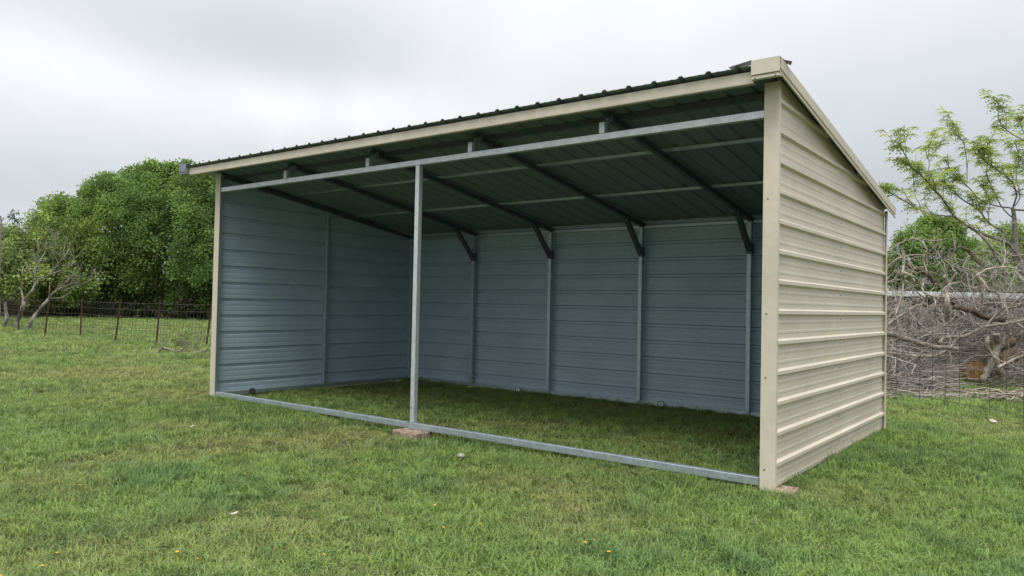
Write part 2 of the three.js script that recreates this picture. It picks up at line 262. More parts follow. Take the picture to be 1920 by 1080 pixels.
// anchors: round plastic discs with a dark eye
function anchor(p, ax, label, s = 1) {
  const a = thing('anchor_disc', label, 'anchor', [p.x, p.y, p.z]);
  const rim = new THREE.TorusGeometry(0.034 * s, 0.009 * s, 8, 20), disc = new THREE.CylinderGeometry(0.033 * s, 0.033 * s, 0.024, 20).rotateX(Math.PI / 2), eye = new THREE.CylinderGeometry(0.010 * s, 0.010 * s, 0.03, 12).rotateX(Math.PI / 2), rod = tube([V(0, 0, -0.01), V(0, -0.02, -0.04), V(0, -0.09, -0.05)], 0.008, 6);
  for (const g of [rim, disc, eye, rod]) g.rotateY(ax);
  mesh('rim', rim, M.dark, a); mesh('disc', disc, s > 1 ? M.dark : M.white, a); mesh('eye', eye, M.dark, a); mesh('rod', rod, M.rust, a);
}
anchor(V(-2.72, 0.055, -D + 0.11), 0.6, 'small round white anchor disc with dark eye, right one at foot of back wall');
anchor(V(-5.15, 0.045, -D + 0.11), 0.6, 'small dark and white anchor disc, farther left at foot of back wall', 0.9);
anchor(V(-7.45, 0.07, -0.5), 0.9, 'dark round anchor disc inside the shed by the left wall', 1.05);
// blocks under the frame
function block(w, hh, d, x, y, z, a, label) { const t = mesh('support_block', boxUV(rbox(w, hh, d, 0, 0, 0, 0.012)), M.wood); t.position.set(x, y, z); t.rotation.y = a; tag(t, label, 'support block'); return t; }
block(0.36, 0.115, 0.24, -3.72, -0.031, 0.06, -0.05, 'pinkish wooden block under the middle of the front sill');
block(0.20, 0.04, 0.22, 0.035, -0.008, -0.13, 0.1, 'grey-pink block under the front right corner of the shed');
block(0.16, 0.04, 0.26, 0.045, -0.002, -1.80, 0.05, 'pinkish block under the middle of the right side wall');
block(0.20, 0.04, 0.14, -7.66, -0.02, -0.01, 0.1, 'pinkish block under the front left corner of the shed');

// ------------------------------------------------------------------ plants: shared builders
function putCopies(name, geo, mat, list, parent) { // list of {p, q, s, c}
  const im = new THREE.InstancedMesh(geo, mat, list.length), m = new THREE.Matrix4(), q = new THREE.Quaternion(), c = new THREE.Color();
  list.forEach((o, i) => { m.compose(o.p, o.q ?? q, typeof o.s === 'number' ? V(o.s, o.s, o.s) : o.s); im.setMatrixAt(i, m); im.setColorAt(i, c.setRGB(...o.c)); });
  im.name = parent === scene ? numbered(name) : name; im.castShadow = im.receiveShadow = true; parent.add(im); return im;
}
const randQ = (R) => new THREE.Quaternion().setFromEuler(new THREE.Euler(R() * 6.28, R() * 6.28, R() * 6.28));
function leafClump(seed, n, spread, size, droop = 0) {
  const R = rng(seed), t = [];
  for (let i = 0; i < n; i++) {
    const p = V(R() - 0.5, R() - 0.5, R() - 0.5); p.normalize().multiplyScalar(spread * Math.cbrt(R()));
    const d = V(R() - 0.5, R() - 0.5 - droop, R() - 0.5).normalize(), up = V(R() - 0.5, R() + 0.2, R() - 0.5).normalize(), s = up.clone().cross(d).normalize(), L = size * (0.7 + 0.6 * R()), w = L * 0.36, f = up.multiplyScalar(L * 0.1);
    const a = p, b = p.clone().addScaledVector(d, L), m = p.clone().addScaledVector(d, L * 0.45), l = m.clone().addScaledVector(s, w).add(f), r = m.clone().addScaledVector(s, -w).add(f);
    for (const q of [a, l, m, l, b, m, a, m, r, m, b, r]) t.push(q.x, q.y, q.z);
  }
  return triMesh(t);
}
const clumpA = leafClump(11, 20, 0.36, 0.13, 0.2), clumpB = leafClump(12, 14, 0.36, 0.2, 0.3);
// lobes: [u, v, depth, radius in metres]; clumps sit on sub-lobes, whose random tones paint in lit and dark masses
function crown(list, R, lobes, color, density = 1, subs = 13, size = 1) {
  for (const [u, v, t, r] of lobes) {
    const c = at(u, v, t), tone = 0.85 + 0.3 * R();
    for (let k = 0; k < subs; k++) {
      const d = V(R() - 0.5, (R() - 0.42), R() - 0.5).normalize(), sr = r * (0.28 + 0.26 * R()), sc = c.clone().addScaledVector(d, r * 0.72), br = R(), st = tone * (0.55 + 0.85 * br), hue = (R() - 0.6) * 0.2 + 0.1 * br;
      const n = Math.round(density * 19 * sr * sr + 5);
      for (let i = 0; i < n; i++) {
        const e = V(R() - 0.5, R() - 0.42, R() - 0.5).normalize(), p = sc.clone().addScaledVector(e, sr * (0.65 + 0.42 * R()));
        if (p.y < 0.3) continue;
        const k2 = st * (0.75 + 0.5 * R());
        list.push({ p, q: randQ(R), s: size * (0.8 + 0.5 * R()), c: [color[0] * k2 * (1 + hue), color[1] * k2, color[2] * k2 * (1 - hue)] });
      }
    }
  }
}
function limbs(gs, R, base, targets, r0) {
  for (const q of targets) { const mid = base.clone().lerp(q, 0.45).add(V((R() - 0.5) * 0.6, q.y * 0.08, (R() - 0.5) * 0.6)); const c = curve([base, mid, q], 8, 0.05, R); gs.push(tube(c, c.map((_, i) => r0 * (1 - 0.8 * i / 8)), 6)); }
}
function leafyTree(name, label, seed, trunkBase, trunkTop, r0, lobes, color, opt = {}) {
  const R = rng(seed), t = thing(name, label, 'tree', [trunkBase.x, 0, trunkBase.z], opt.group), gs = [], o = t.position.clone().negate();
  const c = curve([trunkBase, trunkBase.clone().lerp(trunkTop, 0.5).add(V(0.2, 0, 0.1)), trunkTop], 10, 0.08, R);
  gs.push(tube(c, c.map((_, i) => r0 * (1.15 - 0.75 * i / 10)), 8));
  limbs(gs, R, c[4], lobes.map((l) => at(l[0], l[1], l[2])), r0 * 0.5);
  mesh('trunk', merge(gs).translate(o.x, o.y, o.z), M.bark, t);
  const list = []; crown(list, R, lobes, color, opt.density, opt.subs, opt.size);
  for (const l of list) l.p.add(o);
  const im = putCopies('crown', opt.clump ?? clumpA, M.leaf, list, t); im.userData.kind = 'stuff';
  return t;
}
const GB = (u, v) => { const p = onGround(u, v); p.y = gy(p.x, p.z) - 0.05; return p; };

// ------------------------------------------------------------------ tree line on the left, about 50 m away
const green = [0.19, 0.30, 0.082], deep = [0.165, 0.275, 0.08], lime = [0.245, 0.35, 0.095], pale = [0.27, 0.35, 0.12];
{
  leafyTree('broadleaf_tree', 'tallest dense green tree, broad crown left of the shed roof', 101, GB(262, 596), at(265, 420, 49), 0.32,
    [[290, 362, 49, 1.7], [245, 374, 48, 1.8], [205, 375, 48.5, 1.7], [330, 360, 50, 1.6], [300, 400, 47.5, 2.0], [245, 420, 47, 2.1], [190, 425, 47.5, 1.9], [170, 395, 49, 1.4], [330, 430, 48, 1.8], [285, 465, 47, 2.0], [225, 480, 47, 2.0], [180, 480, 47.5, 1.6], [260, 525, 47.5, 1.7], [210, 530, 48, 1.5], [300, 530, 49, 1.5], [265, 355, 50, 1.2], [308, 338, 49.5, 0.8], [215, 360, 49.5, 1.0], [180, 372, 49.5, 0.9], [286, 318, 49.5, 0.38], [318, 322, 49.5, 0.35], [242, 332, 49.5, 0.4], [198, 340, 49.5, 0.35], [264, 326, 49, 0.3], [165, 366, 49, 0.3], [155, 440, 48, 1.2], [335, 395, 48.5, 1.5], [330, 470, 48, 1.6], [335, 520, 48, 1.4], [230, 562, 48, 1.1], [290, 562, 48.5, 1.1], [190, 560, 48, 1.0]], green, { density: 1.25 });
  leafyTree('broadleaf_tree', 'dark green tree crowding the shed corner trim, lighter lower sprays', 102, GB(372, 598), at(370, 430, 47), 0.26,
    [[370, 365, 47, 1.6], [400, 370, 48, 1.6], [355, 410, 46, 1.6], [395, 420, 47, 1.8], [430, 390, 48, 1.7], [370, 460, 46, 1.5], [415, 470, 47, 1.8], [375, 500, 45.5, 1.1], [350, 490, 45.5, 1.0], [395, 515, 46, 1.1], [340, 525, 47, 1.0], [440, 440, 48, 1.8], [345, 350, 48, 0.9], [385, 338, 48, 0.7], [352, 322, 48.5, 0.45], [395, 553, 47, 1.2], [345, 556, 47.5, 1.1], [430, 545, 48, 1.5], [430, 500, 48, 1.5]], deep, { density: 1.25 });
  leafyTree('broadleaf_tree', 'yellow-green bushy tree left of the tallest crown, behind bare branches', 103, GB(110, 594), at(112, 470, 47), 0.22,
    [[115, 420, 47, 1.4], [85, 440, 46.5, 1.3], [140, 445, 46, 1.3], [110, 470, 45.5, 1.6], [70, 485, 45.5, 1.3], [150, 495, 45.5, 1.3], [115, 515, 45, 1.4], [75, 530, 45, 1.1], [148, 535, 45, 1.0], [100, 395, 47.5, 0.8], [128, 392, 47.5, 0.8], [110, 557, 46, 0.9], [150, 560, 46, 0.9], [75, 558, 46, 0.9]], lime, { density: 1.2 });
  leafyTree('broadleaf_tree', 'low yellow-green tree at the far left edge of the tree line', 104, GB(14, 592), at(15, 500, 44), 0.2,
    [[10, 465, 44, 1.2], [-30, 460, 44, 1.5], [40, 475, 44, 1.1], [15, 500, 43, 1.4], [-35, 505, 43, 1.5], [45, 515, 43, 1.1], [10, 535, 43, 1.1], [-40, 540, 43, 1.2], [38, 545, 43, 0.8]], pale, { density: 1.1 });
  leafyTree('broadleaf_tree', 'green tree at the left edge farther back on the skyline', 105, GB(-70, 590), at(-70, 470, 55), 0.25,
    [[-80, 440, 55, 2.0], [-120, 470, 55, 2.2], [-60, 490, 55, 2.0], [-130, 530, 55, 2.2], [-170, 440, 56, 2.5], [-190, 520, 55, 2.6]], green);
  leafyTree('broadleaf_tree', 'green tree hidden mostly behind the left shed wall', 106, GB(520, 602), at(520, 450, 50), 0.3,
    [[500, 380, 50, 2.2], [560, 400, 50, 2.4], [480, 450, 50, 2.2], [540, 470, 50, 2.5], [620, 440, 51, 2.4], [500, 530, 50, 2.0], [590, 530, 50, 2.2]], green);
  // thin saplings that stand above the canopy
  [[25, 470, [[22, 408], [14, 440], [34, 415], [27, 398], [36, 432]]], [62, 440, [[60, 412], [70, 402], [54, 424], [66, 425], [84, 405]]], [104, 420, [[103, 386], [95, 392], [108, 394], [92, 404]]], [125, 400, [[127, 383], [118, 390]]]].forEach(([u, v, tips], i) => {
    const R = rng(300 + i), b = at(u, 590, 52); b.y = 0; const t = thing('thin_sapling', ['leftmost thin sapling with sparse tufts against the sky', 'thin sapling with dark tufts rising over the low trees', 'thin sapling with tufts above the yellow-green crown', 'short twig-like sapling tip beside the tall crown'][i], 'sapling', [b.x, 0, b.z]), gs = [], list = [], o = V(-b.x, 0, -b.z), fork = at(u, v, 52);
    gs.push(tube(curve([b, b.clone().lerp(fork, 0.5), fork], 6, 0.05, R), [0.07, 0.065, 0.06, 0.055, 0.05, 0.045, 0.04], 5));
    for (const [a, c] of tips) { const p = at(a, c, 51.5 + R()); gs.push(tube(curve([fork, fork.clone().lerp(p, 0.6).add(V(0.1, -0.1, 0)), p], 5, 0.04, R), [0.04, 0.035, 0.03, 0.026, 0.022, 0.018], 5)); for (let k = 0; k < 5; k++) list.push({ p: p.clone().add(V((R() - 0.5) * 0.45, (R() - 0.5) * 0.16, (R() - 0.5) * 0.45)).add(o), q: randQ(R), s: V(0.75, 0.35, 0.75), c: [0.05, 0.075, 0.03] }); }
    mesh('stem', merge(gs).translate(o.x, 0, o.z), M.bark, t); putCopies('foliage', clumpB, M.leaf, list, t).userData.kind = 'stuff';
  });
  // shade-dark scrub under the trees
  const R = rng(401), list = [], tw = [];
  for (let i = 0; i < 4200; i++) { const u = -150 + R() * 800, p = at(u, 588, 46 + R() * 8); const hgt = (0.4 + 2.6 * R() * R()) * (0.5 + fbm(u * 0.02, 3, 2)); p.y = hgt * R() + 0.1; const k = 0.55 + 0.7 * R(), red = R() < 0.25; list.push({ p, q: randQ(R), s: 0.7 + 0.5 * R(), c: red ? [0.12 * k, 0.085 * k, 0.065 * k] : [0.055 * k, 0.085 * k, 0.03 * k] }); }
  const s = putCopies('undergrowth', clumpB, M.leaf, list, scene); tag(s, 'dark tangled undergrowth along the foot of the tree line', 'undergrowth', null, 'stuff');
}

// ------------------------------------------------------------------ bare dead trees and branches
// a path list of pixels with one depth; side twigs grow along it
function twigs(gs, R, path, r, len, n, lift = 0.2, depthFirst = 0.3) {
  for (let k = 0; k < n; k++) {
    const f = depthFirst + (1 - depthFirst) * R(), i = Math.min(path.length - 2, Math.floor(f * (path.length - 1))), p = path[i].clone().lerp(path[i + 1], R()), d = path[i + 1].clone().sub(path[i]).normalize();
    const dir = d.multiplyScalar(0.7).add(V(R() - 0.5, R() - 0.5 + lift, R() - 0.5).multiplyScalar(1.7)).normalize(), L = len * (0.4 + 0.9 * R()), pts = [p];
    let q = p; for (let m = 0; m < 4; m++) { dir.add(V(R() - 0.5, R() - 0.4, R() - 0.5).multiplyScalar(0.55)).normalize(); q = q.clone().addScaledVector(dir, L / 4); pts.push(q); if (m === 1 || m === 2) { const e = dir.clone().add(V(R() - 0.5, R() - 0.3, R() - 0.5).multiplyScalar(1.6)).normalize(), s1 = q.clone().addScaledVector(e, L * 0.22), s2 = s1.clone().addScaledVector(e.add(V(R() - 0.5, R() - 0.4, R() - 0.5)).normalize(), L * 0.2); gs.push(tube([q, s1, s2], [r * 0.5, r * 0.4, r * 0.22], 4)); } }
    gs.push(tube(pts, pts.map((_, m) => r * (1 - 0.17 * m)), 4));
  }
}
function deadWood(name, label, category, seed, t, paths, mat, opt = {}) { // paths: [[[u,v],...], r0, r1, twig count]
  const R = rng(seed), gs = []; let o = null;
  for (let [px, r0, r1, n = 0, dt = 0] of paths) {
    r0 *= opt.thin ?? 1; r1 *= opt.thin ?? 1;
    const pts = px.map(([u, v, d], i) => at(u, v, t + (d ?? (i ? (R() - 0.5) * (opt.depth ?? 0.5) : 0)) + dt * i));
    if (opt.ground && gs.length === 0) pts[0].y = Math.min(pts[0].y, -0.04);
    const c = curve(pts, Math.max(6, px.length * 3), opt.kink ?? r0 * 0.5, R), N = c.length - 1;
    if (!o) o = c[0].clone();
    gs.push(tube(c, c.map((_, i) => lerp(r0, r1, i / N)), opt.sides ?? 6, true));
    if (n) twigs(gs, R, c, opt.twigR ?? r1 * 0.7, opt.twigL ?? 0.8, n, opt.lift ?? 0.2);
  }
  const m = mesh(name, merge(gs).translate(-o.x, -o.y, -o.z), mat); m.position.copy(o); return tag(m, label, category, opt.group);
}
const bareBark = S({ name: 'pale grey bark', color: lin(0.60, 0.57, 0.51), map: barkMap, roughness: 0.95 });
deadWood('bare_tree', 'leaning bare grey tree, taller of the two by the left fence', 'bare tree', 501, 30.5,
  [[[[26, 618], [34, 600], [43, 575], [46, 562]], 0.15, 0.12], [[[46, 562], [58, 548], [64, 536], [72, 524]], 0.10, 0.065, 2], [[[64, 536], [66, 515], [70, 495], [72, 470], [70, 448]], 0.06, 0.025, 7], [[[66, 513], [74, 490], [84, 475], [93, 462]], 0.045, 0.02, 6], [[[72, 524], [90, 517], [103, 501], [117, 485], [130, 466]], 0.055, 0.02, 7], [[[90, 515], [108, 510], [128, 500], [143, 490]], 0.045, 0.02, 6], [[[70, 497], [62, 508], [53, 511]], 0.03, 0.015, 2], [[[95, 511], [112, 492], [118, 478], [122, 460]], 0.035, 0.015, 5], [[[76, 490], [88, 487], [100, 474], [107, 460]], 0.03, 0.014, 4], [[[44, 566], [40, 540], [40, 515], [45, 498]], 0.05, 0.02, 4]], bareBark, { twigR: 0.011, twigL: 1.0, depth: 1.0, lift: 0.35, ground: true, thin: 0.6 });
deadWood('bare_tree', 'lower leaning bare tree with forked pale limbs beside fence post', 'bare tree', 502, 29.3,
  [[[[52, 619], [60, 600], [70, 587], [80, 574], [91, 560]], 0.13, 0.08], [[[91, 560], [101, 548], [111, 541], [122, 530], [146, 512]], 0.06, 0.022, 8], [[[91, 560], [108, 559], [120, 556], [134, 548]], 0.055, 0.02, 4], [[[111, 541], [128, 534], [150, 528]], 0.035, 0.015, 5], [[[91, 560], [93, 545], [93, 528]], 0.045, 0.02, 1], [[[120, 545], [150, 534], [172, 524], [186, 513]], 0.03, 0.014, 6], [[[103, 547], [118, 526], [130, 518], [144, 516]], 0.03, 0.014, 5]], bareBark, { twigR: 0.010, twigL: 0.8, depth: 0.9, lift: 0.3, ground: true, thin: 0.6 });
deadWood('dead_snag', 'short broken grey snag at the far left end of the fence', 'snag', 503, 31.5, [[[[9, 613], [11, 600], [12, 585], [10, 566]], 0.10, 0.05, 3]], bareBark, { twigR: 0.013, twigL: 0.5, ground: true });
deadWood('bare_tree', 'slim bare pole tree cut by the left frame edge', 'bare tree', 504, 33, [[[[-4, 610], [-2, 540], [0, 470], [2, 405]], 0.08, 0.03, 5]], bareBark, { twigR: 0.012, twigL: 0.7, ground: true });
{ // fallen branch on the lawn
  const t = deadWood('fallen_branch', 'pale fallen branch lying on the lawn in front of the wire fence', 'fallen branch', 511, 18.35,
    [[[[271, 663], [295, 661.5], [304, 651], [313, 641]], 0.042, 0.012, 3], [[[296, 661], [313, 662]], 0.02, 0.01, 1], [[[305, 651], [320, 656], [332, 659], [346, 651], [356, 645]], 0.036, 0.01, 6], [[[332, 659], [345, 663]], 0.012, 0.006, 1]], S({ name: 'grey green bark', color: lin(0.62, 0.63, 0.52), map: barkMap, roughness: 0.95 }), { depth: 0.15, twigR: 0.006, twigL: 0.4, lift: 0.4 });
  deadWood('fallen_branch', 'short fallen branch stub beside the leftmost shed trim', 'fallen branch', 512, 18.3, [[[[361, 663], [375, 660], [392, 653]], 0.036, 0.024, 2]], S({ name: 'grey green bark', color: lin(0.62, 0.63, 0.52), map: barkMap, roughness: 0.95 }), { depth: 0.1, twigR: 0.006, twigL: 0.35, lift: 0.5 });
  const R = rng(513), list = [], gs = [], b = at(352, 655, 18.6); b.y = 0;
  for (let k = 0; k < 22; k++) { const p = at(315 + R() * 78, 616 + R() * 34, 18.2 + R() * 0.9); p.y = Math.max(0.08, p.y); const q = at(340 + R() * 40, 658, 18.4 + R() * 0.4); q.y = 0.03; const c = curve([q, q.clone().lerp(p, 0.5).add(V((R() - 0.5) * 0.2, 0.1, 0)), p], 5, 0.02, R); gs.push(tube(c, 0.006, 4)); list.push({ p, q: randQ(R), s: 0.2 + 0.14 * R(), c: [0.2, 0.24, 0.085] }); }
  const s = thing('leafy_sprig', 'loose olive-green leafy sprigs beside the fallen branch', 'sprig', [b.x, 0, b.z]);
  mesh('stem', merge(gs).translate(-b.x, 0, -b.z), M.deadGrey, s); for (const l of list) l.p.sub(V(b.x, 0, b.z)); putCopies('foliage', clumpB, M.leaf, list, s).userData.kind = 'stuff';
}

// ------------------------------------------------------------------ fences
const wireGeo = (pts, r) => tube(pts, r, 4);
{ // left: rusty steel posts and woven wire
  const posts = [[10, 612, -0.1], [35, 619.5, 0.02], [85, 627, 0.09], [151, 630, 0.02], [217, 639, 0.10], [294, 643, 0.05], [387, 651, 0.10]].map(([u, v, lean]) => { const p = onGround(u, v); return { p, lean }; });
  posts.unshift({ p: V(-38, 0, -6.6), lean: 0 }); posts.push({ p: V(-15.2, 0, -5.8), lean: 0.04 }, { p: V(-12.6, 0, -5.9), lean: 0 });
  const f = thing('wire_fence', 'rusty post and woven wire fence across the left pasture', 'fence', [0, 0, 0]);
  const H = 1.22, right = V(0.79, 0, -0.61), top = (o, y) => o.p.clone().addScaledVector(right, o.lean * y).setY(y + gy(o.p.x, o.p.z));
  for (const o of posts) { const a = top(o, -0.1), b = top(o, 1.3); mesh('post', merge([bar(a, b, 0.05, 0.012, 0.002), bar(a.clone().add(V(0, 0, 0.018)), b.clone().add(V(0, 0, 0.018)), 0.012, 0.035, 0.002)]), M.rust, f); }
  for (const y of [0.08, 0.22, 0.38, 0.56, 0.78, 1.0, 1.2]) { const pts = []; posts.forEach((o, i) => { if (i) { const m = top(posts[i - 1], y).lerp(top(o, y), 0.5); m.y -= 0.02; pts.push(m); } pts.push(top(o, y).add(V(0, 0, 0.03))); }); mesh('wire', wireGeo(pts, 0.0045), M.wire, f); }
  const st = []; for (let i = 0; i + 1 < posts.length; i++) { const L = posts[i].p.distanceTo(posts[i + 1].p), n = Math.round(L / 0.16); for (let k = 0; k < n; k++) st.push(tube([top(posts[i], 0.06).lerp(top(posts[i + 1], 0.06), k / n), top(posts[i], 1.2).lerp(top(posts[i + 1], 1.2), k / n)], 0.0042, 3)); }
  mesh('stay_wires', merge(st), M.wire, f).userData.kind = 'stuff';
}
{ // right: open mesh panels in front of the brush
  const f = thing('wire_fence', 'thin wire mesh fence in front of the brush pile on the right', 'fence', [0, 0, 0]);
  const A = V(-1.25, 0, -8.35), B = V(1.30, 0, -5.62), C = V(4.6, 0, -2.9), L1 = A.distanceTo(B), along = (s) => (s <= L1 ? A.clone().lerp(B, s / L1) : B.clone().lerp(C, (s - L1) / B.distanceTo(C)));
  const Z = V(-7, 0, -9.2), all = [Z, A, B, C];
  for (const y of [0.10, 0.27, 0.46, 0.68, 0.92, 1.18]) { const R = rng(Math.round(y * 100)), pts = []; for (let i = 0; i + 1 < all.length; i++) for (let k = 0; k < 8; k++) pts.push(all[i].clone().lerp(all[i + 1], k / 8).setY(y + (R() - 0.5) * 0.02)); pts.push(C.clone().setY(y)); mesh('wire', wireGeo(pts, 0.003), M.wire, f); }
  for (let s = -2.8; s < L1 + 4; s += 0.292) { const p = s < 0 ? A.clone().lerp(Z, -s / A.distanceTo(Z)) : along(s); mesh('wire', wireGeo([p.clone().setY(-0.02), p.clone().add(V(0.006, 0, 0)).setY(0.6), p.clone().setY(1.2)], 0.003), M.wire, f); }
  for (const p of [B, A.clone().lerp(Z, 0.4), C]) mesh('post', merge([bar(p.clone().setY(-0.1), p.clone().setY(1.42), 0.05, 0.012, 0.002), bar(p.clone().add(V(0, 0, 0.02)).setY(-0.1), p.clone().add(V(0, 0, 0.02)).setY(1.42), 0.012, 0.035, 0.002)]), M.rust, f);
}

// ------------------------------------------------------------------ right background: far shed, bushes, pecan-like tree
{
  const p = at(1665, 552, 27), q = at(2150, 562, 27.5), d = q.clone().sub(p).setY(0), L = d.length(), ls = thing('long_shed', 'long low shed with pale metal roof behind the brush pile', 'shed', [p.x, 0, p.z]);
  ls.rotation.y = Math.atan2(-d.z, d.x);
  mesh('roof', merge([bar(V(-6, 2.03, 0.4), V(L + 2, 2.03, 0.4), 0.10, 0.18, 0.01), boxUV(new THREE.BoxGeometry(L + 8, 0.04, 3.2).rotateX(0.04).translate(L / 2 - 2, 2.10, -1.25))]), M.farRoof, ls);
  mesh('back_wall', boxUV(new THREE.BoxGeometry(L + 8, 2, 0.06).translate(L / 2 - 2, 1, -2.7)), M.farWall, ls);
  mesh('fascia', boxUV(new THREE.BoxGeometry(L + 8, 0.06, 0.04).translate(L / 2 - 2, 2.19, -2.86)), S({ name: 'dull red trim', color: lin(0.22, 0.09, 0.06), roughness: 0.8 }), ls);
  for (let x = -5; x < L + 2; x += 2.6) mesh('post', boxUV(new THREE.BoxGeometry(0.12, 1.95, 0.12).translate(x, 0.97, 0.38)), M.farWall, ls);
  leafyTree('broadleaf_tree', 'round green tree behind the pale shed roof beside the shed corner', 601, GB(1745, 612), at(1745, 500, 38), 0.2, [[1735, 440, 38, 0.9], [1765, 450, 37.5, 1.0], [1715, 465, 38, 0.9], [1750, 480, 37, 1.1], [1790, 480, 37.5, 0.9], [1700, 500, 38, 1.0], [1735, 520, 37, 1.1], [1785, 520, 37, 1.0], [1680, 520, 39, 0.8], [1705, 445, 38, 0.4], [1790, 440, 37.5, 0.45], [1745, 418, 38, 0.35], [1820, 470, 38, 0.5], [1775, 425, 38, 0.3]], green, { density: 1.6, size: 0.8 });
  leafyTree('broadleaf_tree', 'yellow-green bush behind the branching tree trunk at right edge', 602, GB(1890, 612), at(1890, 520, 35), 0.16, [[1880, 465, 35, 0.8], [1915, 455, 35, 0.9], [1860, 490, 35, 0.8], [1900, 495, 34.5, 0.9], [1940, 480, 35, 1.0], [1870, 525, 34.5, 0.8], [1915, 530, 34.5, 0.9], [1960, 520, 35, 1.0]], lime, { density: 1.6, size: 0.8 });
  leafyTree('broadleaf_tree', 'dark low tree filling the gap behind the tangled branches', 603, GB(1825, 610), at(1825, 530, 41), 0.16, [[1825, 500, 41, 0.9], [1810, 525, 41, 1.1], [1850, 525, 41, 1.1], [1830, 545, 41, 1.1], [1770, 540, 41, 1.1], [1890, 545, 41, 1.1], [1700, 545, 41, 1.1]], deep, { density: 1.6, size: 0.8 });
  leafyTree('broadleaf_tree', 'green tree beyond the right edge behind the long shed', 604, GB(2010, 614), at(2010, 500, 36), 0.2, [[2000, 460, 36, 1.2], [2040, 440, 36, 1.3], [2030, 490, 36, 1.4], [2080, 480, 36, 1.4], [2000, 520, 36, 1.2], [2060, 530, 36, 1.4]], green);

  // open-crowned tree with young leaves
  const R = rng(610), t = 17, gs = [], tips = [], base = at(1935, 700, t); base.y = -0.05;
  const tree = thing('open_crowned_tree', 'open-branched tree with sparse young leaves above the brush pile', 'tree', [base.x, 0, base.z]), o = V(-base.x, 0, -base.z);
  const limb = (px, r0, r1, d0, d1, n = 0) => {
    const pts = px.map(([u, v], i) => at(u, v, t + lerp(d0, d1, i / (px.length - 1)))), c = curve(pts, px.length * 4, 0.012, R), N = c.length - 1;
    r0 *= 0.5; gs.push(tube(c, c.map((_, i) => lerp(r0, r1, Math.pow(i / N, 0.8))), 7)); tips.push([c[N], c[N].clone().sub(c[N - 1]).normalize(), 1]);
    for (let k = 0; k < n; k++) { const f = 0.25 + 0.75 * (k + R()) / n, i = Math.min(N - 1, Math.floor(f * N)), p = c[i].clone(), d = c[i + 1].clone().sub(c[i]).normalize().add(V(R() - 0.5, R() * 0.9 - 0.1, R() - 0.5).multiplyScalar(1.5)).normalize(), L = 0.22 + 0.4 * R(), a = p.clone().addScaledVector(d, L * 0.5), b = a.clone().addScaledVector(d.add(V(R() - 0.5, R() * 0.5, R() - 0.5)).normalize(), L * 0.5); gs.push(tube([p, a, b], [r1 * 0.8, r1 * 0.65, r1 * 0.45], 4)); tips.push([b, d, 0.8]); }
  };
  gs.push(tube(curve([base, at(1930, 560, t), at(1915, 500, t), at(1904, 460, t), at(1902, 412, t), at(1899, 391, t)], 16, 0.01, R), [...Array(17)].map((_, i) => 0.085 - 0.045 * i / 16), 8));
  limb([[1915, 492], [1893, 459], [1849, 441], [1819, 427], [1790, 406], [1772, 379], [1742, 344], [1713, 317], [1680, 296]], 0.085, 0.014, 0, -1.6, 12);
  limb([[1713, 317], [1698, 293], [1689, 276], [1684, 268]], 0.016, 0.009, -1.5, -1.7, 3);
  limb([[1790, 406], [1765, 404], [1739, 400], [1710, 385], [1668, 361], [1650, 350]], 0.03, 0.01, -0.8, -2.0, 7);
  limb([[1727, 390], [1716, 367], [1713, 340], [1712, 318]], 0.014, 0.008, -1.6, -1.2, 3);
  limb([[1893, 459], [1884, 438], [1855, 418], [1831, 391], [1804, 373], [1778, 350], [1760, 332]], 0.05, 0.012, 0.2, 0.8, 11);
  limb([[1899, 391], [1870, 386], [1840, 376], [1815, 350], [1790, 330], [1772, 300]], 0.035, 0.01, 0, 0.8, 10);
  limb([[1899, 391], [1906, 365], [1896, 340], [1867, 317], [1846, 302], [1834, 280]], 0.04, 0.011, 0.1, -0.5, 11);
  limb([[1813, 345], [1813, 323], [1810, 278], [1796, 248], [1784, 226]], 0.018, 0.008, 0.6, 0.4, 6);
  limb([[1770, 350], [1743, 344], [1742, 303], [1736, 285], [1735, 280]], 0.014, 0.008, -1, -0.6, 3);
  limb([[1742, 305], [1754, 282], [1762, 272]], 0.01, 0.007, -0.6, -0.5, 3);
  limb([[1895, 391], [1925, 394], [1960, 370], [1990, 330], [2010, 280]], 0.05, 0.012, 0, -0.6, 10);
  limb([[1990, 330], [1950, 290], [1920, 264], [1890, 246], [1873, 225], [1873, 200], [1868, 184]], 0.025, 0.008, -0.5, -1.0, 6);
  limb([[1950, 290], [1935, 262], [1915, 240], [1910, 218]], 0.016, 0.008, -0.6, 0, 5);
  limb([[1902, 412], [1880, 390], [1862, 355], [1850, 325], [1855, 290], [1850, 262]], 0.03, 0.01, 0.2, 0.9, 9);
  limb([[1899, 391], [1912, 370], [1905, 330], [1910, 295], [1905, 270]], 0.03, 0.01, 0.3, 0.9, 8);
  limb([[1925, 394], [1930, 350], [1922, 310], [1935, 285]], 0.025, 0.01, 0, 0.8, 8);
  limb([[1855, 418], [1853, 400], [1856, 380], [1840, 345]], 0.022, 0.009, 0.4, 1, 6);
  limb([[1790, 406], [1782, 385], [1755, 362], [1738, 338]], 0.018, 0.008, -1, -0.4, 6);
  mesh('trunk', merge(gs).translate(o.x, 0, o.z), S({ name: 'grey branch bark', color: lin(0.48, 0.45, 0.43), map: barkMap, roughness: 0.95 }), tree);
